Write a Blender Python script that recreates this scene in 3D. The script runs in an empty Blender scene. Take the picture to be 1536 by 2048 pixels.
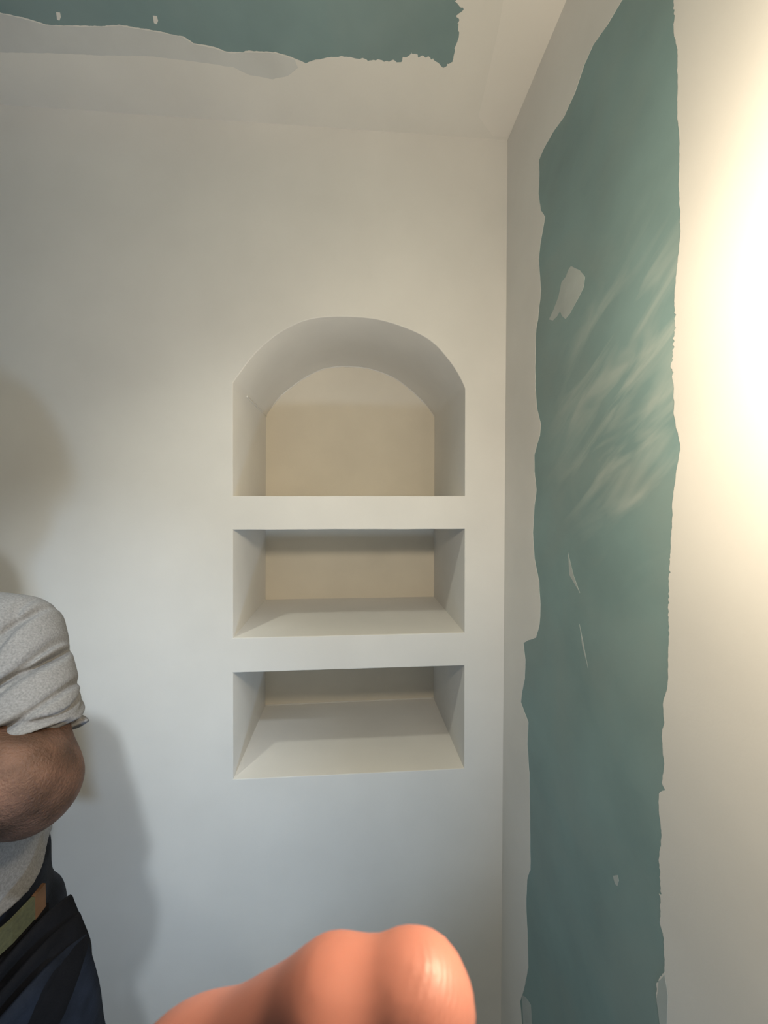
import bpy, bmesh, math, random
import numpy as np
from mathutils import Vector, noise
from mathutils.geometry import tessellate_polygon

S = bpy.context.scene
COL = S.collection

# ------------------------------------------------------------------ camera
F_PX, W_PX, H_PX = 785.0, 1536.0, 2048.0
YAW, PITCH = math.radians(4.23), math.radians(1.39)
CAM = Vector((0.0, -1.0, 1.60))
cd = bpy.data.cameras.new('camera'); cam = bpy.data.objects.new('camera', cd); COL.objects.link(cam)
cam.location = CAM
cam.rotation_euler = (math.pi / 2 - PITCH, 0.0, -YAW)
cd.sensor_fit = 'HORIZONTAL'; cd.sensor_width = 36.0; cd.lens = 36.0 * F_PX / W_PX
cd.clip_start = 0.004; cd.clip_end = 60
cd.dof.use_dof = True; cd.dof.focus_distance = 1.0; cd.dof.aperture_fstop = 30.0
S.camera = cam
FW = Vector((math.sin(YAW) * math.cos(PITCH), math.cos(YAW) * math.cos(PITCH), -math.sin(PITCH)))
RT = Vector((math.cos(YAW), -math.sin(YAW), 0.0))
UP = RT.cross(FW)

# ------------------------------------------------------------------ world, lamps, exposure
S.view_settings.view_transform = 'Standard'; S.view_settings.look = 'None'
S.view_settings.gamma = 1.0; S.view_settings.use_curve_mapping = False
S.view_settings.exposure = 0.17
w = bpy.data.worlds.new('world'); S.world = w; w.use_nodes = True
bg = w.node_tree.nodes['Background']
bg.inputs['Color'].default_value = (0.55, 0.80, 1.0, 1); bg.inputs['Strength'].default_value = 0.14

def lamp(kind, name, loc, energy, color, size=0.05, target=None, spot=None, blend=0.6):
    d = bpy.data.lights.new(name, kind); o = bpy.data.objects.new(name, d); COL.objects.link(o)
    o.location = loc; d.energy = energy; d.color = color
    if kind == 'AREA':
        d.shape = 'DISK'; d.size = size
    else:
        d.shadow_soft_size = size
    if kind == 'SPOT':
        d.spot_size = math.radians(spot); d.spot_blend = blend
    if target is not None:
        o.rotation_euler = (Vector(target) - Vector(loc)).to_track_quat('-Z', 'Y').to_euler()
    return o

WARM = (1.0, 0.84, 0.61); NEUT = (1.0, 1.0, 0.84); COOL = (0.51, 0.73, 1.0)
# two ceiling downlights (one left of the niche turned to it, one over the photographer turned to the
# man), a warm bulb close to the right wall just out of view, and a cool floodlight standing low on
# the right behind the photographer, turned to the left of the wall
lamp('SPOT', 'downlight_niche', (-0.64, -0.75, 2.48), 16.0, NEUT, 0.03, (-0.02, -0.05, 0.78), 68, 1.0)
lamp('SPOT', 'downlight_photographer', (-0.10, -1.32, 2.46), 58, (0.80, 0.91, 1.0), 0.035, (-0.84, 0.0, 0.62), 46, 1.0)
lamp('POINT', 'warm_bulb', (0.195, -0.888, 1.785), 13.5, WARM, 0.035)
lamp('SPOT', 'cool_floodlight', (0.28, -1.36, 0.47), 25, COOL, 0.05, (-0.62, 0.0, 1.25), 94, 1.0)

# ------------------------------------------------------------------ rays from the photo onto planes
def ray(px, py):
    return FW + (px - W_PX / 2) / F_PX * RT - (py - H_PX / 2) / F_PX * UP
def on_y(px, py, y=0.0):
    d = ray(px, py); return CAM + d * ((y - CAM.y) / d.y)
def on_x(px, py, x):
    d = ray(px, py); return CAM + d * ((x - CAM.x) / d.x)
def on_z(px, py, z):
    d = ray(px, py); return CAM + d * ((z - CAM.z) / d.z)
def cam_pt(px, py, t):
    return CAM + ray(px, py) * t
def cam_xyz(x, y, t):
    return CAM + RT * x + UP * y + FW * t

X_R = on_y(1010, 1000).x            # right wall
Z_C = on_y(1016, 280).z             # ceiling
X_L, Y_B = -2.4, -2.6               # how far the built room goes
DEPTH = 0.392                       # niche depth

# ------------------------------------------------------------------ materials
def mat(name, base, rough=0.7, var=0.06, scale=6.0, bump=0.0, bscale=120.0, bdist=0.002, tint=None, spec=0.3, sss=0.0):
    m = bpy.data.materials.new(name); m.use_nodes = True
    nt = m.node_tree; N = nt.nodes; L = nt.links
    b = N['Principled BSDF']
    b.inputs['Roughness'].default_value = rough
    b.inputs['Specular IOR Level'].default_value = spec
    tc = N.new('ShaderNodeTexCoord')
    nz = N.new('ShaderNodeTexNoise'); nz.inputs['Scale'].default_value = scale; nz.inputs['Detail'].default_value = 5
    L.new(tc.outputs['Object'], nz.inputs['Vector'])
    rp = N.new('ShaderNodeValToRGB')
    t = tint or tuple(min(1, c * (1 + var)) for c in base)
    rp.color_ramp.elements[0].position = 0.3; rp.color_ramp.elements[1].position = 0.7
    rp.color_ramp.elements[0].color = tuple(c * (1 - var) for c in base) + (1,)
    rp.color_ramp.elements[1].color = tuple(t) + (1,)
    L.new(nz.outputs['Fac'], rp.inputs['Fac'])
    L.new(rp.outputs['Color'], b.inputs['Base Color'])
    if bump > 0:
        n2 = N.new('ShaderNodeTexNoise'); n2.inputs['Scale'].default_value = bscale; n2.inputs['Detail'].default_value = 4
        L.new(tc.outputs['Object'], n2.inputs['Vector'])
        bp = N.new('ShaderNodeBump'); bp.inputs['Strength'].default_value = bump; bp.inputs['Distance'].default_value = bdist
        L.new(n2.outputs['Fac'], bp.inputs['Height']); L.new(bp.outputs['Normal'], b.inputs['Normal'])
    if sss > 0:
        b.inputs['Subsurface Weight'].default_value = sss
        b.inputs['Subsurface Radius'].default_value = (1.0, 0.32, 0.16)
        b.inputs['Subsurface Scale'].default_value = 0.003
    return m

def smear(m, color, strength, scale, rot, stretch, lo, hi, center=None, radius=None):
    """dried filler wiped over a board, in one spot with lamp glare painted in: stretched noise laid over the base colour, optionally around one spot"""
    nt = m.node_tree; N = nt.nodes; L = nt.links; b = N['Principled BSDF']
    src = b.inputs['Base Color'].links[0].from_socket
    tc = N.new('ShaderNodeTexCoord'); mr0 = N.new('ShaderNodeMapping'); mp = N.new('ShaderNodeMapping')
    mr0.inputs['Rotation'].default_value = rot; mp.inputs['Scale'].default_value = stretch
    L.new(tc.outputs['Object'], mr0.inputs['Vector']); L.new(mr0.outputs['Vector'], mp.inputs['Vector'])
    nz = N.new('ShaderNodeTexNoise'); nz.inputs['Scale'].default_value = scale; nz.inputs['Detail'].default_value = 3
    nz.inputs['Distortion'].default_value = 0.6
    L.new(mp.outputs['Vector'], nz.inputs['Vector'])
    mr = N.new('ShaderNodeMapRange'); mr.inputs['From Min'].default_value = lo; mr.inputs['From Max'].default_value = hi
    mr.inputs['To Max'].default_value = strength
    L.new(nz.outputs['Fac'], mr.inputs['Value'])
    fac = mr.outputs['Result']
    if center is not None:
        vd = N.new('ShaderNodeVectorMath'); vd.operation = 'DISTANCE'
        L.new(tc.outputs['Object'], vd.inputs[0]); vd.inputs[1].default_value = center
        m2 = N.new('ShaderNodeMapRange'); m2.interpolation_type = 'SMOOTHSTEP'
        m2.inputs['From Min'].default_value = radius; m2.inputs['From Max'].default_value = radius * 0.25
        L.new(vd.outputs['Value'], m2.inputs['Value'])
        mu = N.new('ShaderNodeMath'); mu.operation = 'MULTIPLY'
        L.new(fac, mu.inputs[0]); L.new(m2.outputs['Result'], mu.inputs[1]); fac = mu.outputs[0]
    mx = N.new('ShaderNodeMix'); mx.data_type = 'RGBA'
    L.new(fac, mx.inputs['Factor']); L.new(src, mx.inputs['A']); mx.inputs['B'].default_value = color + (1,)
    L.new(mx.outputs['Result'], b.inputs['Base Color'])

M_PLASTER = mat('plaster', (0.74, 0.725, 0.695), 0.72, 0.045, 4.0, 0.10, 260, 0.0008)
M_COAT = mat('filler_coat', (0.75, 0.74, 0.715), 0.70, 0.04, 5.0, 0.12, 200, 0.0008)
M_THIN = mat('thin_filler', (0.60, 0.615, 0.615), 0.7, 0.07, 7.0, 0.12, 200, 0.0008)
M_DAB = mat('wiped_filler', (0.45, 0.50, 0.495), 0.7, 0.08, 20.0, 0.12, 200, 0.0008)
M_TAPE = mat('joint_filler', (0.785, 0.77, 0.745), 0.7, 0.03, 5.0, 0.1, 200, 0.0008)
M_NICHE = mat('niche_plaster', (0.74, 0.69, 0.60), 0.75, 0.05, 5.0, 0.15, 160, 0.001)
M_BOARD = mat('green_board', (0.215, 0.325, 0.33), 0.50, 0.10, 7.0, 0.10, 300, 0.0006)
M_CBOARD = mat('green_ceiling_board', (0.205, 0.30, 0.315), 0.6, 0.08, 7.0, 0.10, 300, 0.0006)
M_FLOOR = mat('screed', (0.30, 0.29, 0.27), 0.8, 0.15, 5.0, 0.3, 60, 0.004)
M_SKIN = mat('tanned_skin', (0.088, 0.045, 0.026), 0.6, 0.45, 22.0, 0.7, 300, 0.003, tint=(0.150, 0.080, 0.055), sss=0.1)
M_FINGER = mat('pink_skin', (0.27, 0.105, 0.078), 0.48, 0.10, 60.0, 0.0, sss=0.15)
M_HAIR = mat('grey_brown_hair', (0.10, 0.075, 0.055), 0.6, 0.3, 60.0, 0.6, 300, 0.004)
M_SHIRT = mat('heather_grey_jersey', (0.195, 0.195, 0.200), 0.9, 0.22, 420.0, 0.3, 700, 0.001, spec=0.1)
M_NAVY = mat('navy_work_cloth', (0.010, 0.013, 0.021), 0.85, 0.5, 22.0, 0.35, 400, 0.002, spec=0.15)
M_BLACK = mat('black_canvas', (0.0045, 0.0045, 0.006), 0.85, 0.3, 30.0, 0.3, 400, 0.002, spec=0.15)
M_PIPING = mat('dark_brown_binding', (0.045, 0.036, 0.030), 0.8, 0.2, 60.0)
M_BELT = mat('olive_webbing', (0.055, 0.053, 0.024), 0.8, 0.2, 220.0, 0.3, 600, 0.001)
M_LEATHER = mat('brown_leather', (0.10, 0.048, 0.02), 0.5, 0.2, 60.0)
M_SHOE = mat('dusty_shoe', (0.06, 0.055, 0.05), 0.8, 0.3, 30.0)
M_FLECK = mat('paint_fleck', (0.5, 0.52, 0.55), 0.7, 0.05, 30.0)

# ------------------------------------------------------------------ object helpers
def link(o, parent=None, kind=None, label=None, cat=None, group=None):
    COL.objects.link(o)
    if parent is not None: o.parent = parent
    if kind: o['kind'] = kind
    if label: o['label'] = label
    if cat: o['category'] = cat
    if group: o['group'] = group
    return o

def mesh_obj(name, verts, faces, m, parent=None, smooth=False, **kw):
    me = bpy.data.meshes.new(name); me.from_pydata([tuple(v) for v in verts], [], [tuple(f) for f in faces]); me.update()
    me.materials.append(m)
    if smooth:
        me.polygons.foreach_set('use_smooth', [True] * len(me.polygons))
    return link(bpy.data.objects.new(name, me), parent, **kw)

def bm_obj(name, bm, m, parent=None, smooth=False, **kw):
    bmesh.ops.recalc_face_normals(bm, faces=bm.faces)
    me = bpy.data.meshes.new(name); bm.to_mesh(me); bm.free(); me.materials.append(m)
    if smooth:
        me.polygons.foreach_set('use_smooth', [True] * len(me.polygons))
    return link(bpy.data.objects.new(name, me), parent, **kw)

def roughen(pts, step, amp, freq, seed, closed=False, keep=()):
    """subdivide a 3-D polyline and push its points about by noise, to make a trowelled or torn edge"""
    out = []
    n = len(pts)
    for i in range(n if closed else n - 1):
        a, b = pts[i], pts[(i + 1) % n]
        k = max(1, int((b - a).length / step))
        for j in range(k):
            p = a.lerp(b, j / k)
            if i not in keep:
                q = p * freq + Vector((seed, seed * 1.7, 3.1))
                p = p + noise.noise_vector(q) * amp + noise.noise_vector(q * 3.1) * amp * 0.6
            out.append(p)
    if not closed: out.append(pts[-1])
    return out

def sheet(name, pts, normal, thick, m, parent, lift=0.0, **kw):
    """a thin skin of filler lying on a surface: outline pts (in its plane), real thickness towards the room"""
    n = Vector(normal)
    base = []
    for p in pts:
        base.append(p + n * lift)
    tri = tessellate_polygon([base])
    N_ = len(base)
    verts = base + [p + n * thick for p in base]
    faces = []
    for t in tri:
        a, b, c = (base[i] for i in t)
        if (b - a).cross(c - a).dot(n) < 0: t = (t[0], t[2], t[1])
        faces.append(tuple(i + N_ for i in t))
    for i in range(N_):
        j = (i + 1) % N_
        faces.append((i, j, j + N_, i + N_))
    return mesh_obj(name, verts, faces, m, parent, **kw)

# ------------------------------------------------------------------ floor
bm = bmesh.new()
vs = [bm.verts.new(p) for p in ((X_L, Y_B, 0), (X_R, Y_B, 0), (X_R, 0.0, 0), (X_L, 0.0, 0))]
f = bm.faces.new(vs)
r = bmesh.ops.extrude_face_region(bm, geom=[f]); bmesh.ops.translate(bm, verts=[v for v in r['geom'] if isinstance(v, bmesh.types.BMVert)], vec=(0, 0, -0.05))
bm_obj('floor', bm, M_FLOOR, kind='structure', label='bare grey screed floor of the room')

# ------------------------------------------------------------------ niche wall
arch_px = [(466, 766), (472, 757), (508, 708), (552, 669), (596, 645), (629.6, 635.5), (677, 633), (731, 635), (765, 640.6),
           (799, 651), (836, 666), (863, 681), (883, 701.5), (907, 732), (923, 758), (930, 777)]
barch_px = [(532, 832), (558.5, 793), (602.5, 759), (643, 738), (680, 732), (731, 735), (765, 745), (795, 759), (826, 784), (853, 810), (869, 834)]

def resample(pts, n):
    L_ = [0.0]
    for a, b in zip(pts, pts[1:]): L_.append(L_[-1] + (b - a).length)
    out = []
    for i in range(n):
        s = L_[-1] * i / (n - 1); k = 0
        while k < len(L_) - 2 and L_[k + 1] < s: k += 1
        u = (s - L_[k]) / max(1e-9, L_[k + 1] - L_[k])
        out.append(pts[k].lerp(pts[k + 1], u))
    return out
def soften(pts, it=2):
    for _ in range(it):
        pts = [pts[0]] + [(pts[i - 1] + pts[i] * 2 + pts[i + 1]) / 4 for i in range(1, len(pts) - 1)] + [pts[-1]]
    return pts

NA, NS = 49, 12
f_arch = soften(resample([on_y(*p) for p in arch_px], NA), 3)
b_arch = soften(resample([on_y(x, y, DEPTH) for x, y in barch_px], NA), 2)
f_bl, f_br = on_y(466.5, 1558.5), on_y(928, 1536.5)
b_bl, b_br = on_y(530.5, 1411, DEPTH), on_y(867, 1396, DEPTH)
def seg(a, b, n): return [a.lerp(b, i / n) for i in range(1, n)]
front = f_arch + seg(f_arch[-1], f_br, NS) + [f_br] + seg(f_br, f_bl, NS) + [f_bl] + seg(f_bl, f_arch[0], NS)
back = b_arch + seg(b_arch[-1], b_br, NS) + [b_br] + seg(b_br, b_bl, NS) + [b_bl] + seg(b_bl, b_arch[0], NS)
NR = len(front)
cen = Vector((sum(p.x for p in front) / NR, 0, sum(p.z for p in front) / NR))
def outward(i):
    t = front[(i + 1) % NR] - front[i - 1]; t.normalize()
    n = Vector((t.z, 0, -t.x))
    return n if n.dot(front[i] - cen) > 0 else -n
ROUND = 0.0022
ring0 = [front[i] + outward(i) * ROUND for i in range(NR)]            # on the wall face
ring1 = [front[i] + outward(i) * ROUND * 0.3 + Vector((0, ROUND * 0.3, 0)) for i in range(NR)]
ring2 = [front[i] + Vector((0, ROUND, 0)) for i in range(NR)]
outer = [Vector((X_L, 0, 0)), Vector((X_R, 0, 0)), Vector((X_R, 0, Z_C)), Vector((X_L, 0, Z_C))]
allp = outer + ring0
tri = tessellate_polygon([outer, ring0])
faces = []
for t in tri:
    a, b, c = (allp[i] for i in t)
    if (b - a).cross(c - a).y > 0: t = (t[0], t[2], t[1])
    faces.append(t)
# a slab with depth: the outside of the wall too
k = len(allp)
allp = allp + [p + Vector((0, DEPTH + 0.08, 0)) for p in outer]
faces += [(k, k + 1, k + 2, k + 3)] + [(i, (i + 1) % 4, k + (i + 1) % 4, k + i) for i in range(4)]
wall_back = mesh_obj('wall_back', allp, faces, M_PLASTER, kind='structure', label='smooth white plastered wall with the arched niche')

rings = [ring0, ring1, ring2, [ring2[i].lerp(back[i], 0.5) for i in range(NR)], back]
v = [p for rg in rings for p in rg]
faces = []
for r_ in range(len(rings) - 1):
    for i in range(NR):
        j = (i + 1) % NR
        faces.append((r_ * NR + i, r_ * NR + j, (r_ + 1) * NR + j, (r_ + 1) * NR + i))
nl = mesh_obj('niche_lining', v, faces, M_PLASTER, wall_back, label='plastered sides, arched soffit and bottom of the niche')
bm = bmesh.new(); bm.from_mesh(nl.data); bmesh.ops.recalc_face_normals(bm, faces=bm.faces)
for e in bm.edges:
    if e.is_manifold and e.calc_face_angle() < 0.6: e.smooth = True
    else: e.smooth = False
for fc in bm.faces: fc.smooth = True
bm.to_mesh(nl.data); bm.free()

# niche back panel, slightly uneven
tri = tessellate_polygon([back])
pb = back + [p + Vector((0, 0.012, 0)) for p in back]
fb = []
for t in tri:
    a, b, c = (back[i] for i in t)
    if (b - a).cross(c - a).y > 0: t = (t[0], t[2], t[1])
    fb.append(t); fb.append(tuple(x + NR for x in reversed(t)))
fb += [(i, (i + 1) % NR, (i + 1) % NR + NR, i + NR) for i in range(NR)]
mesh_obj('niche_back_panel', pb, fb, M_NICHE, wall_back, label='cream back panel of the niche')

def tube(name, pts, rad, m, parent, sides=6, smooth=True, **kw):
    bm = bmesh.new(); prev = None
    for i, p in enumerate(pts):
        t = (pts[min(i + 1, len(pts) - 1)] - pts[max(i - 1, 0)]).normalized()
        a = t.orthogonal().normalized() if prev is None else (prev - t * prev.dot(t)).normalized()
        prev = a; b = t.cross(a)
        rr = rad(i / (len(pts) - 1)) if callable(rad) else rad
        ring = [bm.verts.new(p + (a * math.cos(2 * math.pi * s / sides) + b * math.sin(2 * math.pi * s / sides)) * rr) for s in range(sides)]
        if i:
            for s in range(sides): bm.faces.new((last[s], last[(s + 1) % sides], ring[(s + 1) % sides], ring[s]))
        else: bm.faces.new(ring)
        last = ring
    bm.faces.new(list(reversed(last)))
    return bm_obj(name, bm, m, parent, smooth, **kw)

# ridges of filler left where the arch meets the back and the left cheek
rp_ = roughen(b_arch[2:], 0.006, 0.0014, 60, 4.0)
tube('filler_ridge', [p + Vector((0, -0.001, 0)) for p in rp_], lambda u: 0.0018 + 0.0024 * abs(noise.noise(Vector((u * 14, 1, 2)))), M_PLASTER, wall_back,
     label='uneven bead of filler along the back of the arch')
a_ = ring2[0].lerp(back[0], 0.32); b_ = back[0]
tube('filler_ridge', [p + Vector((0.0006, 0, 0)) for p in roughen([a_, b_], 0.008, 0.0015, 60, 9.0)], lambda u: 0.0038 - 0.0012 * u, M_PLASTER, wall_back,
     label='short ridge of filler on the left cheek at the arch springing')
tube('filler_ridge', [p + Vector((0, -0.001, 0.001)) for p in roughen([b_br, b_bl], 0.012, 0.0008, 40, 2.0)], 0.0022, M_PLASTER, wall_back,
     label='soft bead of filler at the back of the lowest compartment')

# the two thick shelves, fronts flush with the wall
def edge_x(z, side):
    """inner x of niche cheek at height z, front and back"""
    def pick(ring):
        best = None
        for i in range(NR):
            a, b = ring[i], ring[(i + 1) % NR]
            if (a.z - z) * (b.z - z) <= 0 and abs(a.z - b.z) > 1e-9:
                x = a.x + (b.x - a.x) * (z - a.z) / (b.z - a.z)
                if best is None or (x > best if side > 0 else x < best): best = x
        return best
    return pick(front), pick(back)

def shelf(name, tl, tr, bl, br, label):
    FT = [on_y(*tl), on_y(*tr)]; FB = [on_y(*bl), on_y(*br)]
    def lerp_back(p, side):
        q = p.copy(); q.y = DEPTH + 0.003; q.x = edge_x(p.z, side)[1] + 0.004 * side; return q
    def fr(p, side, dy, dz):
        q = p.copy(); q.x = edge_x(p.z, side)[0] + ROUND * side; q.y = dy; q.z += dz; return q
    e = 0.0016
    prof = lambda side, t, b: [fr(b, side, e, 0), fr(b, side, e * 0.3, e * 0.3), fr(b, side, 0, e), fr(t, side, 0, -e), fr(t, side, e * 0.3, -e * 0.3), fr(t, side, e, 0), lerp_back(t, side), lerp_back(b, side)]
    Lp, Rp = prof(-1, FT[0], FB[0]), prof(1, FT[1], FB[1])
    n = len(Lp); NX = 14
    verts, fcs = [], []
    for i in range(NX + 1):
        for k_ in range(n):
            p = Lp[k_].lerp(Rp[k_], i / NX)
            if 0 < i < NX and k_ < 6: p = p + Vector((0, 0, 0.0007 * noise.noise(Vector((i * 0.9, 7 if k_ < 3 else 3, p.z)))))
            verts.append(p)
    for i in range(NX):
        for k_ in range(n):
            k2 = (k_ + 1) % n
            fcs.append((i * n + k_, (i + 1) * n + k_, (i + 1) * n + k2, i * n + k2))
    fcs += [tuple(range(n)), tuple(reversed([NX * n + q for q in range(n)]))]
    o = mesh_obj(name, verts, fcs, M_PLASTER, wall_back, label=label)
    bm = bmesh.new(); bm.from_mesh(o.data); bmesh.ops.recalc_face_normals(bm, faces=bm.faces); bm.to_mesh(o.data); bm.free()
    return o
shelf('shelf', (465, 992), (930, 992), (465, 1059.5), (930, 1058), 'thick plastered shelf under the arch')
shelf('shelf', (465, 1276), (930, 1265), (467, 1345.5), (929, 1331), 'thick plastered shelf between the two rectangular compartments')

# edges of the filler on the right wall
LB = [(1247, -4), (1216.5, 48), (1185.7, 92), (1168, 132), (1150.5, 185), (1128.5, 233), (1106.5, 264), (1086.7, 299), (1078, 321), (1079, 352), (1077, 387), (1082, 420),
      (1090, 433), (1087, 453), (1081, 488), (1078, 519), (1082, 581), (1076, 640), (1072, 660), (1070.6, 699), (1070.6, 774), (1074, 815), (1082, 849), (1080, 871), (1069, 909),
      (1069, 942), (1073, 980), (1069, 1012), (1066, 1065), (1069, 1117), (1078, 1162), (1081, 1211), (1079, 1249), (1072.5, 1275), (1057.5, 1281), (1047, 1286), (1051, 1320),
      (1050, 1357), (1044, 1387), (1042, 1404), (1048, 1421), (1057, 1444), (1055, 1489), (1059, 1553), (1060.5, 1673), (1061, 1740), (1054.5, 1759), (1052.6, 1808),
      (1055.6, 1879), (1057, 1935), (1048, 1980), (1040.6, 2003), (1044, 2048), (1046, 2200)]
RB = [(1348.5, -4), (1348.5, 66), (1355, 101), (1356, 176), (1355, 238), (1359.5, 282), (1358.6, 374), (1361.7, 462), (1356, 524), (1349, 581), (1350, 642), (1348, 699),
      (1343, 729), (1348, 770), (1348, 830), (1355.6, 864), (1362, 898), (1355.6, 927), (1350, 965), (1346, 1001), (1343, 1069), (1339, 1144), (1337, 1219), (1339, 1267),
      (1336, 1312), (1337, 1350), (1335, 1376), (1325.6, 1406), (1329, 1444), (1324, 1474), (1329, 1530), (1324, 1566), (1331, 1581), (1318, 1587), (1318, 1617), (1324, 1669),
      (1319, 1718), (1322, 1785), (1320, 1849), (1327.5, 1872), (1329, 1943), (1312.5, 1965), (1314, 1999), (1324, 2048), (1322, 2200)]

# ------------------------------------------------------------------ right wall: green board under two coats of filler
bm = bmesh.new()
f = bm.faces.new([bm.verts.new(p) for p in ((X_R, 0, 0), (X_R, Y_B, 0), (X_R, Y_B, Z_C), (X_R, 0, Z_C))])
r = bmesh.ops.extrude_face_region(bm, geom=[f]); bmesh.ops.translate(bm, verts=[q for q in r['geom'] if isinstance(q, bmesh.types.BMVert)], vec=(0.09, 0, 0))
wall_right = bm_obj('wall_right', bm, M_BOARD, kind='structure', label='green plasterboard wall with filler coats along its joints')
TH = 0.0004
lb3 = [on_x(x, y, X_R) for x, y in LB]; rb3 = [on_x(x, y, X_R) for x, y in RB]
def flat_x(p): p.x = X_R; return p
lb3 = [flat_x(p) for p in roughen(lb3, 0.004, 0.0011, 45, 1.0)]
rb3r = []
for p in roughen(rb3, 0.0022, 0.0012, 90, 5.0):
    q = flat_x(p.copy())
    tear = noise.noise(Vector((3.0, p.z * 7, 1.0)))
    if tear > 0.0: q.y += noise.noise(Vector((9.0, p.z * 260, 2.0))) * 0.012 * tear
    rb3r.append(q)
sheet('filler_coat', [Vector((X_R, 0, Z_C)), Vector((X_R, 0, 0.02)), Vector((X_R, lb3[-1].y, 0.02))] + lb3[::-1] + [Vector((X_R, lb3[0].y - 0.06, Z_C))],
      (-1, 0, 0), TH, M_COAT, wall_right, label='band of filler down the corner and along the ceiling')
sheet('filler_coat', [Vector((X_R, rb3r[-1].y, 0.02))] + rb3r[::-1] + [Vector((X_R, rb3r[0].y - 0.02, Z_C)), Vector((X_R, Y_B, Z_C)), Vector((X_R, Y_B, 0.02))],
      (-1, 0, 0), TH, M_COAT, wall_right, label='wide coat of filler brightly lit by the lamp')

def px_sheet(name, pts, m, parent, plane, step=0.004, amp=0.0008, thick=0.0003, lift=0.0, seed=1.0, label=None, freq=60):
    if plane == 'x':
        P = [on_x(x, y, X_R) for x, y in pts]; n = (-1, 0, 0)
    elif plane == 'z':
        P = [on_z(x, y, Z_C) for x, y in pts]; n = (0, 0, -1)
    else:
        P = [on_y(x, y, 0.0) for x, y in pts]; n = (0, -1, 0)
    P = roughen(P, step, amp, freq, seed, closed=True)
    for p in P:
        if plane == 'x': p.x = X_R
        elif plane == 'z': p.z = Z_C
        else: p.y = 0.0
    return sheet(name, P, n, thick, m, parent, lift, label=label)

px_sheet('filler_dab', [(1142, 532), (1160, 541), (1170, 554), (1168, 573), (1158, 594), (1147, 614), (1139, 629), (1131, 638), (1124, 632), (1120, 622), (1114, 633), (1106, 641), (1098, 639),
                        (1108, 618), (1117, 594), (1123, 565), (1127, 559), (1132, 553), (1137, 539)], M_DAB, wall_right, 'x', 0.0025, 0.0004, label='pale dab of filler wiped on the green board')
for i, (a, b, c, wd) in enumerate([((1136, 1105), (1143, 1150), (1160, 1186), 4.0), ((1159, 1248), (1166, 1290), (1176, 1336), 1.6)]):
    px_sheet('filler_streak', [a, (b[0] + wd, b[1]), c, (b[0] - wd, b[1])], M_DAB, wall_right, 'x', 0.003, 0.0003, seed=3 + i,
             label=['curved pale scrape on the green board', 'thin straight scrape on the green board'][i])
px_sheet('filler_spot', [(1226, 1752), (1235, 1750), (1238, 1762), (1235, 1772), (1230, 1768)], M_DAB, wall_right, 'x', 0.002, 0.0006, label='small spot of filler low on the green board')
px_sheet('filler_streak', [(1044, 1990), (1052, 1995), (1062, 2010), (1064, 2050), (1066, 2120), (1050, 2120)], M_DAB, wall_right, 'x', 0.003, 0.0006, label='thin grey filler at the foot of the corner band')
px_sheet('filler_streak', [(1318, 1962), (1330, 1950), (1336, 1990), (1334, 2060), (1322, 2060), (1314, 2000)], M_DAB, wall_right, 'x', 0.003, 0.0006, lift=TH, label='thin grey filler overlapping the edge of the wide coat')
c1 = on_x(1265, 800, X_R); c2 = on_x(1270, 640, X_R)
smear(M_BOARD, (0.55, 0.60, 0.56), 0.75, 8.0, (math.radians(-57), 0, 0), (1, 3.0, 0.75), 0.46, 0.80, tuple(c1), 0.30)  # diagonal filler streaks, strengthened to paint in the lamp's glare on the board
smear(M_BOARD, (0.30, 0.35, 0.33), 0.35, 5.0, (0, 0, 0), (1, 1, 1), 0.45, 0.75)
smear(M_CBOARD, (0.34, 0.38, 0.37), 0.18, 5.0, (0, 0, 0), (1, 1, 1), 0.45, 0.8)

# ------------------------------------------------------------------ ceiling: green board with filled joints
bm = bmesh.new()
f = bm.faces.new([bm.verts.new(p) for p in ((X_L, 0, Z_C), (X_R, 0, Z_C), (X_R, Y_B, Z_C), (X_L, Y_B, Z_C))])
r = bmesh.ops.extrude_face_region(bm, geom=[f]); bmesh.ops.translate(bm, verts=[q for q in r['geom'] if isinstance(q, bmesh.types.BMVert)], vec=(0, 0, 0.08))
ceiling = bm_obj('ceiling', bm, M_CBOARD, kind='structure', label='green plasterboard ceiling with filled joints along the walls')
CG = [(-900, -60), (-400, -12), (-150, 8), (0, 25), (43, 34), (93, 49), (179, 52), (243, 50), (308, 61), (365, 72), (387, 86), (430, 94.5), (458, 104), (494, 102), (551, 104), (594, 118), (612, 127), (630, 120), (680, 112),
      (745, 120), (798, 122), (823, 107), (859, 115), (888, 136), (904, 125), (913, 93), (917, 29), (926, 14), (912, 6), (922, -40), (930, -200)]
cg3 = [on_z(x, y, Z_C) for x, y in CG]
cgr = []
for i, p in enumerate(roughen(cg3, 0.0022, 0.0016, 60, 7.0)):
    q = p.copy(); q.z = Z_C
    rag = max(0.0, min(1.0, (p.x + 0.05) / 0.12))
    nn = noise.noise_vector(Vector((p.x * 130, p.y * 130, 4.0)))
    q.x += nn.x * 0.0055 * rag; q.y += nn.y * 0.0065 * rag
    cgr.append(q)
sheet('filler_coat', cgr + [Vector((cgr[-1].x, Y_B, Z_C)), Vector((X_R, Y_B, Z_C)), Vector((X_R, 0, Z_C)), Vector((X_L, 0, Z_C)), Vector((X_L, cgr[0].y, Z_C))],
      (0, 0, -1), TH, M_COAT, ceiling, label='band of filler around the edge of the ceiling')
px_sheet('filler_coat', [(1012, -30), (1000, 40), (988, 100), (974, 160), (957, 232), (985, 272), (1014, 274), (1035, 232), (1075, 138), (1132, 2), (1148, -30)], M_TAPE, ceiling, 'z', 0.006, 0.001, lift=TH, thick=0.0002,
         label='lighter strip of filler along the right hand ceiling joint')
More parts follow.
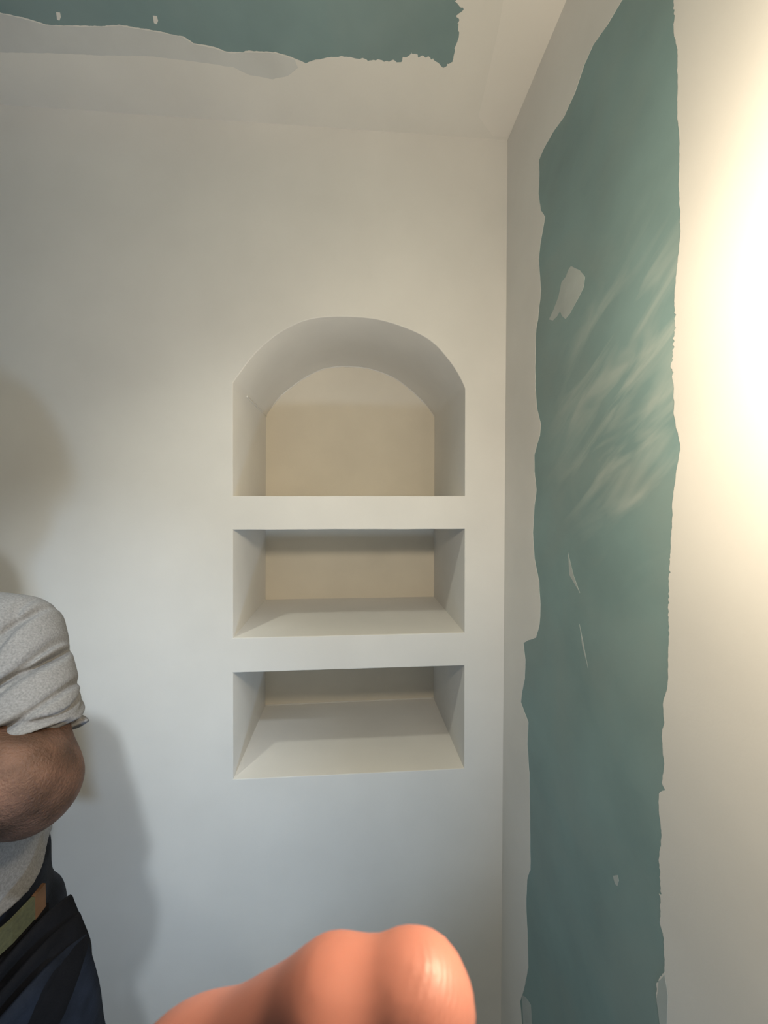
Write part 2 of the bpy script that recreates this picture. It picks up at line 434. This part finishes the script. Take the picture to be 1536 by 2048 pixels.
px_sheet('filler_coat', [(0, 27), (43, 36), (93, 51), (179, 54), (243, 52), (308, 63), (365, 74), (387, 88), (430, 97), (458, 106), (494, 104), (551, 106), (590, 119), (596, 135), (575, 152), (545, 158), (500, 150), (466, 134), (400, 124),
         (300, 112), (200, 110), (100, 106), (0, 104), (-200, 98), (-200, 10)], M_THIN, ceiling, 'z', 0.006, 0.001, lift=TH, thick=0.0002, label='thin greyish feathered filler beside the green board')
for k_, (x, y) in enumerate([(117, 31), (311, 38)]):
    px_sheet('filler_spot', [(x - 5, y - 7), (x + 3, y - 6), (x + 5, y + 3), (x + 2, y + 10), (x - 3, y + 8)], M_COAT, ceiling, 'z', 0.002, 0.0006, seed=k_ + 2.0,
             label=['white filler spot near the left end of the ceiling board', 'small white filler spot on the ceiling board'][k_])

# ------------------------------------------------------------------ distance-field modelling for bodies and cloth
class Field:
    def __init__(self, lo, hi, h):
        self.h = h; self.lo = np.array(lo, float)
        n = np.ceil((np.array(hi) - self.lo) / h).astype(int) + 1
        self.ax = [self.lo[i] + h * np.arange(n[i]) for i in range(3)]
        self.d = np.full(n, 0.2, np.float32)
    def _slice(self, lo, hi):
        sl = []
        for i in range(3):
            a = max(0, int((lo[i] - self.lo[i]) / self.h)); b = min(len(self.ax[i]), int((hi[i] - self.lo[i]) / self.h) + 2)
            if b <= a: return None
            sl.append(slice(a, b))
        return tuple(sl)
    def grid(self, sl=None):
        sl = sl or (slice(None),) * 3
        return self.ax[0][sl[0]][:, None, None], self.ax[1][sl[1]][None, :, None], self.ax[2][sl[2]][None, None, :]
    def _blend(self, sl, v, k):
        o = self.d[sl]
        if k <= 0: self.d[sl] = np.minimum(o, v); return
        hh = np.clip(k - np.abs(o - v), 0, None) / k
        self.d[sl] = np.minimum(o, v) - hh * hh * k * 0.25
    def cap(self, a, b, ra, rb=None, k=0.02):
        rb = ra if rb is None else rb
        a, b = np.array(a, float), np.array(b, float); m = max(ra, rb) + 0.05 + k
        sl = self._slice(np.minimum(a, b) - m, np.maximum(a, b) + m)
        if sl is None: return self
        X, Y, Z = self.grid(sl); ab = b - a; q = max(1e-9, ab @ ab)
        t = np.clip(((X - a[0]) * ab[0] + (Y - a[1]) * ab[1] + (Z - a[2]) * ab[2]) / q, 0, 1)
        v = np.sqrt((X - a[0] - t * ab[0]) ** 2 + (Y - a[1] - t * ab[1]) ** 2 + (Z - a[2] - t * ab[2]) ** 2) - (ra + (rb - ra) * t)
        self._blend(sl, v, k); return self
    def ell(self, c, r, k=0.02, ang=0.0):
        c = np.array(c, float); m = max(r) + 0.05 + k
        sl = self._slice(c - m, c + m)
        if sl is None: return self
        X, Y, Z = self.grid(sl); X, Y, Z = X - c[0], Y - c[1], Z - c[2]
        ca, sa = math.cos(ang), math.sin(ang); X, Y = X * ca + Y * sa, -X * sa + Y * ca
        q = np.sqrt((X / r[0]) ** 2 + (Y / r[1]) ** 2 + (Z / r[2]) ** 2)
        g = np.sqrt((X / r[0] ** 2) ** 2 + (Y / r[1] ** 2) ** 2 + (Z / r[2] ** 2) ** 2) + 1e-6
        self._blend(sl, q * (q - 1) / g, k); return self
    def cut(self, p, n):
        X, Y, Z = self.grid(); n = np.array(n, float); n /= np.linalg.norm(n)
        self.d = np.maximum(self.d, (X - p[0]) * n[0] + (Y - p[1]) * n[1] + (Z - p[2]) * n[2]).astype(np.float32); return self
    def join(self, other, k):
        o, v = self.d, other.d; hh = np.clip(k - np.abs(o - v), 0, None) / k
        self.d = np.minimum(o, v) - hh * hh * k * 0.25; return self
    def mesh(self, name, m, parent=None, **kw):
        d = self.d; h = self.h; s = d < 0
        c = [d[i:d.shape[0] - 1 + i, j:d.shape[1] - 1 + j, k:d.shape[2] - 1 + k] for i in (0, 1) for j in (0, 1) for k in (0, 1)]
        cnt = sum((q < 0).astype(np.int8) for q in c)
        act = (cnt > 0) & (cnt < 8)
        ijk = np.argwhere(act); idx = np.full(act.shape, -1, np.int64); idx[act] = np.arange(len(ijk))
        cv = np.stack([q[act] for q in c], 1)
        off = np.array([(i, j, k) for i in (0, 1) for j in (0, 1) for k in (0, 1)], float)
        acc = np.zeros((len(ijk), 3)); n = np.zeros(len(ijk))
        for e0 in range(8):
            for e1 in range(e0 + 1, 8):
                if abs(off[e0] - off[e1]).sum() != 1: continue
                v0, v1 = cv[:, e0], cv[:, e1]; x = (v0 < 0) != (v1 < 0)
                t = v0[x] / (v0[x] - v1[x])
                acc[x] += off[e0] + (off[e1] - off[e0]) * t[:, None]; n[x] += 1
        P = (ijk + acc / n[:, None]) * h + self.lo
        quads = []
        for ax in range(3):
            sl0 = [slice(None)] * 3; sl1 = [slice(None)] * 3; sl0[ax] = slice(0, -1); sl1[ax] = slice(1, None)
            ch = s[tuple(sl0)] != s[tuple(sl1)]
            e = np.argwhere(ch); u, v = [(1, 2), (2, 0), (0, 1)][ax]
            ok = (e[:, u] > 0) & (e[:, v] > 0) & (e[:, u] < idx.shape[u]) & (e[:, v] < idx.shape[v]); e = e[ok]
            inside = s[tuple(e.T)]
            def at(du, dv):
                q = e.copy(); q[:, u] -= du; q[:, v] -= dv; return idx[tuple(q.T)]
            q = np.stack([at(1, 1), at(0, 1), at(0, 0), at(1, 0)], 1)
            q[~inside] = q[~inside][:, ::-1]; quads.append(q)
        Q = np.concatenate(quads); Q = Q[(Q >= 0).all(1)]
        me = bpy.data.meshes.new(name)
        me.vertices.add(len(P)); me.vertices.foreach_set('co', P.astype(np.float32).ravel())
        me.loops.add(Q.size); me.loops.foreach_set('vertex_index', Q.astype(np.int32).ravel())
        me.polygons.add(len(Q)); me.polygons.foreach_set('loop_start', np.arange(0, Q.size, 4, dtype=np.int32))
        me.polygons.foreach_set('use_smooth', np.ones(len(Q), bool))
        me.update(calc_edges=True); me.validate(); me.materials.append(m)
        return link(bpy.data.objects.new(name, me), parent, **kw)

# ------------------------------------------------------------------ the man with folded arms, leaning in from the left
CX, CY = -0.665, -0.40
L_SH, L_EL, L_WR = (CX + 0.172, CY, 1.405), (-0.402, -0.49, 1.248), (-0.70, -0.625, 1.37)
R_SH, R_EL, R_WR = (CX - 0.172, CY, 1.405), (CX - 0.26, -0.50, 1.20), (CX + 0.03, -0.575, 1.215)
def body_field(h):
    B = Field((-1.05, -0.80, 0.0), (-0.30, -0.18, 1.84), h)
    # head and neck, looking slightly down
    B.ell((CX, CY - 0.045, 1.665), (0.078, 0.098, 0.118), 0.01)
    B.ell((CX, CY - 0.075, 1.60), (0.056, 0.066, 0.07), 0.03)
    B.cap((CX, CY - 0.01, 1.46), (CX, CY - 0.03, 1.60), 0.060, 0.056, 0.03)
    B.cap((CX, CY - 0.138, 1.665), (CX, CY - 0.160, 1.635), 0.010, 0.015, 0.015)
    for sx in (-1, 1):
        B.ell((CX + sx * 0.080, CY - 0.03, 1.65), (0.012, 0.022, 0.034), 0.008)
        B.ell((CX + sx * 0.032, CY - 0.134, 1.683), (0.015, 0.010, 0.008), 0.006)
        B.cap((CX + sx * 0.015, CY - 0.138, 1.702), (CX + sx * 0.050, CY - 0.126, 1.700), 0.007, 0.006, 0.012)
    B.cap((CX - 0.022, CY - 0.136, 1.600), (CX + 0.022, CY - 0.136, 1.600), 0.008, 0.008, 0.006)
    # trunk (under the shirt)
    B.cap((CX - 0.14, CY, 1.405), (CX + 0.14, CY, 1.405), 0.052, 0.052, 0.03)
    B.cap((CX - 0.085, CY, 1.31), (CX + 0.085, CY, 1.31), 0.10, 0.10, 0.06)
    B.cap((CX - 0.06, CY - 0.01, 1.10), (CX + 0.06, CY - 0.01, 1.10), 0.095, 0.095, 0.08)
    B.cap((CX - 0.07, CY, 0.95), (CX + 0.07, CY, 0.95), 0.10, 0.10, 0.06)
    for sx in (-1, 1):
        B.cap((CX + sx * 0.085, CY, 0.90), (CX + sx * 0.09, CY - 0.02, 0.50), 0.075, 0.05, 0.03)
        B.cap((CX + sx * 0.09, CY - 0.02, 0.50), (CX + sx * 0.09, CY, 0.09), 0.048, 0.034, 0.02)
        B.cap((CX + sx * 0.09, CY, 0.06), (CX + sx * 0.10, CY - 0.14, 0.04), 0.036, 0.03, 0.02)
    # arms
    for sh, el, wr, hand in ((L_SH, L_EL, L_WR, 0), (R_SH, R_EL, R_WR, 1)):
        sh, el, wr = Vector(sh), Vector(el), Vector(wr)
        B.cap(sh, el, 0.047, 0.047, 0.012)
        B.cap(el, el.lerp(wr, 0.30), 0.050, 0.056, 0.02)
        B.cap(el + Vector((0, -0.022, 0.026)), el.lerp(wr, 0.4), 0.050, 0.052, 0.012)
        B.cap(el.lerp(wr, 0.30), wr, 0.056, 0.030, 0.012)
        # hand: palm and five fingers
        dr = (wr - el).normalized(); dn = Vector((0, 0, -1)); dn = (dn - dr * dn.dot(dr)).normalized(); nn = dr.cross(dn)
        palm = wr + dr * 0.05
        B.cap(wr, palm + dr * 0.03 + dn * 0.02, 0.024, 0.016, 0.012); B.cap(wr, palm + dr * 0.03 - dn * 0.02, 0.024, 0.016, 0.012)
        for q in range(4):
            o = dn * (-0.030 + q * 0.020); ln = (0.036, 0.042, 0.039, 0.030)[q]
            a = palm + dr * 0.035 + o; b = a + dr * ln + nn * (0.006 if hand == 0 else -0.006); c_ = b + dr * ln * 0.7 + nn * (0.018 if hand == 0 else -0.018)
            B.cap(a, b, 0.0095, 0.009, 0.004); B.cap(b, c_, 0.009, 0.008, 0.003)
        t0 = palm - dr * 0.02 - dn * 0.025; t1 = t0 + dr * 0.03 - dn * 0.028; t2 = t1 + dr * 0.032 - dn * 0.006
        B.cap(t0, t1, 0.014, 0.011, 0.008); B.cap(t1, t2, 0.011, 0.009, 0.003)
    return B
person = body_field(0.0045).mesh('person', M_SKIN, label='man in grey shirt and dark work trousers standing with folded arms', cat='person')

# hair
Hf = Field((CX - 0.12, CY - 0.18, 1.56), (CX + 0.12, CY + 0.10, 1.84), 0.004)
Hf.ell((CX, CY - 0.038, 1.678), (0.086, 0.102, 0.120), 0.01); Hf.cut((CX, CY - 0.06, 1.70), (0, -0.75, -0.65))
Hf.mesh('hair', M_HAIR, person, label='short dark hair')

# shirt
def shirt():
    lo, hi, h = (-1.02, -0.66, 0.98), (-0.33, -0.20, 1.54), 0.0024
    T = Field(lo, hi, h)
    T.cap((CX - 0.125, CY, 1.405), (CX + 0.125, CY, 1.405), 0.066, 0.066, 0.03)
    T.cap((CX, CY - 0.005, 1.44), (CX, CY - 0.01, 1.50), 0.085, 0.064, 0.05)
    T.cap((CX - 0.095, CY - 0.005, 1.31), (CX + 0.095, CY - 0.005, 1.31), 0.118, 0.118, 0.06)
    T.cap((CX - 0.070, CY - 0.02, 1.12), (CX + 0.070, CY - 0.02, 1.12), 0.120, 0.120, 0.08)
    T.cap((CX - 0.074, CY - 0.022, 1.00), (CX + 0.074, CY - 0.022, 1.00), 0.128, 0.128, 0.08)
    T.cut((CX, CY, 1.056), (0, 0.16, -1)); T.cut((CX, CY - 0.02, 1.475), (0, -0.35, 1))
    for sh, el in ((L_SH, L_EL), (R_SH, R_EL)):
        A = Field(lo, hi, h); s, e = Vector(sh), Vector(el); dr = (e - s).normalized()
        A.cap(s, s + dr * 0.20, 0.060, 0.067, 0.0); q = s + dr * 0.150
        A.cut(tuple(q), tuple(dr + Vector((0.0, 0, -0.25))))
        T.join(A, 0.018)
    # creases fanning out from the arm pit: narrow valleys between soft rolls of cloth
    X, Y, Z = T.grid()
    rng = np.random.RandomState(5)
    for sx in (-1, 1):
        x0, z0 = CX + sx * 0.165, 1.318
        ax_, az_ = sx * (X - x0), Z - z0
        rr = np.sqrt(ax_ ** 2 + az_ ** 2)
        disp = np.zeros(np.broadcast(ax_, Y, az_).shape[:1] + (1,) + (Z.shape[2],), np.float32)
        for q in range(13):
            a0 = -0.60 + q * 0.185 + rng.uniform(-0.05, 0.05); am = rng.uniform(0.6, 1.0); r0 = rng.uniform(0.12, 0.22)
            bend = 0.16 * np.sin(rr * 26 + q * 1.9)
            dst = rr * np.sin(np.clip(np.arctan2(az_, ax_) - a0 - bend, -1.4, 1.4))
            wv_ = 0.0036 + 0.014 * rr
            disp += am * np.exp(-(dst / wv_) ** 2) * np.clip((r0 + 0.05 - rr) / 0.05, 0, 1)
        wgt = np.clip((rr - 0.008) / 0.03, 0, 1) * np.clip((ax_ + 0.02) / 0.03, 0, 1)
        wgt = wgt * np.clip((CY + 0.02 - Y) / 0.05, 0.15, 1)
        T.d = (T.d + 0.0095 * disp * wgt - 0.002 * wgt * np.clip((0.2 - rr) / 0.1, 0, 1)).astype(np.float32)
    low = np.clip((1.22 - Z) / 0.1, 0, 1)
    T.d = (T.d - 0.0035 * low * np.sin(26 * (X * 0.8 - Z * 1.2) + 5 * np.sin(Y * 14 + 1))).astype(np.float32)
    return T.mesh('shirt', M_SHIRT, person, label='heather grey jersey shirt with creased short sleeves')
sh_o = shirt()
# trousers
def trousers():
    P = Field((-0.98, -0.64, 0.02), (-0.36, -0.20, 1.08), 0.005)
    P.cap((CX - 0.078, CY, 1.04), (CX + 0.078, CY, 1.04), 0.112, 0.112, 0.02)
    P.cap((CX - 0.082, CY, 0.93), (CX + 0.082, CY, 0.93), 0.122, 0.122, 0.05)
    P.cut((0, 0, 1.050), (0, 0, 1))
    for sx in (-1, 1):
        a, b, c_ = Vector((CX + sx * 0.108, CY, 0.90)), Vector((CX + sx * 0.105, CY - 0.025, 0.50)), Vector((CX + sx * 0.098, CY, 0.07))
        P.cap(a, b, 0.102, 0.082, 0.03); P.cap(b, c_, 0.080, 0.064, 0.02)
    X, Y, Z = P.grid()
    P.d = (P.d - 0.004 * np.sin(34 * Z + 9 * np.sin(X * 12 + Y * 9))).astype(np.float32)
    P.cut((0, 0, 0.075), (0, 0, -1))
    return P.mesh('trousers', M_NAVY, person, label='navy work trousers flecked with paint')
tr_o = trousers()

# flapped holster pocket standing off the left hip
def pocket(name, c, size, rot, m, label):
    """curved cloth flap: a bent, thickened sheet with a drooping free edge"""
    bm = bmesh.new(); NU, NV = 10, 8; sxx, szz = size; rows = []
    for side in (0, 1):
        g = []
        for j in range(NV + 1):
            row = []
            for i in range(NU + 1):
                u, v_ = i / NU - 0.5, j / NV
                p = Vector((u * sxx, -0.030 * math.cos(u * math.pi) * (0.5 + v_ * 0.5) - side * 0.005 + 0.006 * math.sin(v_ * 7 + u * 4), -v_ * szz + 0.022 * math.cos(u * math.pi) * (1 - v_)))
                row.append(bm.verts.new(p))
            g.append(row)
        rows.append(g)
    for g, rev in ((rows[0], False), (rows[1], True)):
        for j in range(NV):
            for i in range(NU):
                q = (g[j][i], g[j][i + 1], g[j + 1][i + 1], g[j + 1][i]); bm.faces.new(q if not rev else q[::-1])
    for j in range(NV):
        for i in (0, NU): bm.faces.new((rows[0][j][i], rows[0][j + 1][i], rows[1][j + 1][i], rows[1][j][i]))
    for i in range(NU):
        for j in (0, NV): bm.faces.new((rows[0][j][i], rows[0][j][i + 1], rows[1][j][i + 1], rows[1][j][i]))
    from mathutils import Matrix, Euler
    bmesh.ops.transform(bm, matrix=Matrix.Translation(c) @ Euler(rot).to_matrix().to_4x4(), verts=bm.verts)
    return bm_obj(name, bm, m, person, True, label=label)

R = math.radians
pocket('pocket_flap', (-0.452, -0.44, 1.000), (0.115, 0.10), (0, R(-8), R(62)), M_BLACK, 'black open pocket at the hip')
pocket('pocket_flap', (-0.445, -0.445, 0.972), (0.125, 0.11), (0, R(-10), R(58)), M_BLACK, 'black folded pocket edge on the hip')
pocket('pocket_flap', (-0.438, -0.45, 0.945), (0.130, 0.20), (0, R(-8), R(56)), M_NAVY, 'navy holster pocket hanging on the thigh')

# belt with leather tip
def band(name, a0, a1, z0, hgt, m, parent, label, grow=0.0):
    bm = bmesh.new(); prev = None; n = 24
    for i in range(n + 1):
        a = math.radians(a0 + (a1 - a0) * i / n); ring = []
        for rr, zz in ((0, 0), (0.005, 0), (0.005, hgt), (0, hgt)):
            c_, s_ = math.cos(a), math.sin(a)
            sup = (abs(c_ / (0.203 + grow + rr)) ** 2.4 + abs(s_ / (0.133 + grow + rr)) ** 2.4) ** (-1 / 2.4)
            ring.append(bm.verts.new((CX + sup * c_, CY - 0.006 + sup * s_, z0 + zz + 0.16 * sup * s_)))
        if prev:
            for k_ in range(4): bm.faces.new((prev[k_], prev[(k_ + 1) % 4], ring[(k_ + 1) % 4], ring[k_]))
        else: bm.faces.new(ring)
        prev = ring
    bm.faces.new(prev[::-1])
    return bm_obj(name, bm, m, parent, False, label=label)
band('hip_band', -110, -2, 0.895, 0.130, M_BLACK, person, 'black band around the front of the hip', 0.016)  # plain black band curving round the hip below the belt
belt = band('belt', -175, -9, 1.036, 0.030, M_BELT, person, 'olive webbing belt below the shirt hem', 0.022)
band('belt_tip', -9, -5, 1.034, 0.033, M_LEATHER, belt, 'brown leather end of the belt', 0.022)

# shoes
for sx in (-1, 1):
    Sf = Field((CX + sx * 0.095 - 0.08, CY - 0.24, 0.0), (CX + sx * 0.095 + 0.08, CY + 0.10, 0.16), 0.005)
    Sf.cap((CX + sx * 0.092, CY + 0.03, 0.05), (CX + sx * 0.10, CY - 0.15, 0.040), 0.050, 0.046, 0.02)
    Sf.cap((CX + sx * 0.092, CY + 0.01, 0.05), (CX + sx * 0.092, CY + 0.01, 0.11), 0.048, 0.046, 0.02)
    Sf.cut((0, 0, 0.002), (0, 0, -1)); Sf.cut((0, 0, 0.125), (0, 0, 1))
    Sf.mesh('shoe', M_SHOE, person, label='dusty dark work shoe')

# ------------------------------------------------------------------ the hand in front of the lens
def hand():
    pts = lambda *a: cam_pt(*a)
    tip, mid, pip = pts(835, 2010, 0.062), pts(672, 2046, 0.063), pts(375, 2255, 0.067)
    rp = lambda r_px, t: r_px * t / F_PX
    lo = cam_xyz(-0.20, -0.50, -0.22); hi = cam_xyz(0.06, -0.05, 0.12)
    lo2 = [min(lo[i], hi[i]) - 0.02 for i in range(3)]; hi2 = [max(lo[i], hi[i]) + 0.02 for i in range(3)]
    H = Field(lo2, hi2, 0.0017)
    H.cap(tip, tip + (tip - mid) * 0.02, rp(112, 0.062), rp(108, 0.062), 0.0)
    H.cap(tip, mid, rp(84, 0.062), rp(112, 0.063), 0.004)
    H.cap(mid, pip, rp(122, 0.063), rp(150, 0.067), 0.004)
    mcp = cam_xyz(-0.078, -0.135, 0.045)
    H.cap(pip, mcp, rp(150, 0.067), 0.0145, 0.008)
    for q in (1, 2, 3):     # the other three fingers, below
        dy = -0.0225 * q; sc = (1, 1.05, 0.98, 0.8)[q]
        b0 = cam_xyz(-0.080 - 0.003 * q, -0.135 + dy, 0.042 - 0.004 * q); b1 = cam_xyz(-0.036, -0.105 + dy * 1.02, 0.066); b2 = cam_xyz(-0.036 + 0.030 * sc, -0.100 + dy * 1.02, 0.064); b3 = cam_xyz(-0.036 + 0.052 * sc, -0.101 + dy * 1.02, 0.058)
        r0 = 0.0112 * (0.88 if q == 3 else 1)
        H.cap(b0, b1, r0 * 1.15, r0, 0.004); H.cap(b1, b2, r0, r0 * 0.92, 0.003); H.cap(b2, b3, r0 * 0.95, r0 * 0.85, 0.003)
    wr = cam_xyz(-0.085, -0.245, -0.055)
    for q in range(4):
        H.cap(cam_xyz(-0.080 - 0.003 * q, -0.135 - 0.0225 * q, 0.042 - 0.004 * q), cam_xyz(-0.088, -0.225 - 0.008 * q, -0.040), 0.0145, 0.018, 0.016)
    # thumb on the screen side
    t0, t1, t2, t3 = cam_xyz(-0.088, -0.205, -0.035), cam_xyz(-0.080, -0.165, -0.050), cam_xyz(-0.058, -0.140, -0.050), cam_xyz(-0.034, -0.125, -0.042)
    H.cap(t0, t1, 0.020, 0.0145, 0.012); H.cap(t1, t2, 0.0135, 0.0115, 0.004); H.cap(t2, t3, 0.0115, 0.0095, 0.003)
    H.cap(wr, cam_xyz(-0.13, -0.47, -0.17), 0.027, 0.040, 0.03)
    return H.mesh('hand', M_FINGER, label='blurred pink finger of the photographer poking in at the bottom edge', cat='hand')
hd = hand()
# skin creases on the fingertip
nt = M_FINGER.node_tree; N = nt.nodes; L = nt.links; b = N['Principled BSDF']
tc = N.new('ShaderNodeTexCoord'); mp = N.new('ShaderNodeMapping'); mp.inputs['Rotation'].default_value = (0, math.radians(35), 0)
L.new(tc.outputs['Object'], mp.inputs['Vector'])
wv = N.new('ShaderNodeTexWave'); wv.bands_direction = 'Z'; wv.inputs['Scale'].default_value = 330; wv.inputs['Distortion'].default_value = 4.0; wv.inputs['Detail'].default_value = 2
wv.inputs['Detail Scale'].default_value = 1.2
L.new(mp.outputs['Vector'], wv.inputs['Vector'])
bp = N.new('ShaderNodeBump'); bp.inputs['Strength'].default_value = 0.18; bp.inputs['Distance'].default_value = 0.0003
vd = N.new('ShaderNodeVectorMath'); vd.operation = 'DISTANCE'; L.new(tc.outputs['Object'], vd.inputs[0]); vd.inputs[1].default_value = tuple(cam_pt(890, 1985, 0.056))
mk = N.new('ShaderNodeMapRange'); mk.interpolation_type = 'SMOOTHSTEP'; mk.inputs['From Min'].default_value = 0.009; mk.inputs['From Max'].default_value = 0.003
L.new(vd.outputs['Value'], mk.inputs['Value']); mm = N.new('ShaderNodeMath'); mm.operation = 'MULTIPLY'
L.new(wv.outputs['Fac'], mm.inputs[0]); L.new(mk.outputs['Result'], mm.inputs[1]); L.new(mm.outputs[0], bp.inputs['Height']); L.new(bp.outputs['Normal'], b.inputs['Normal'])
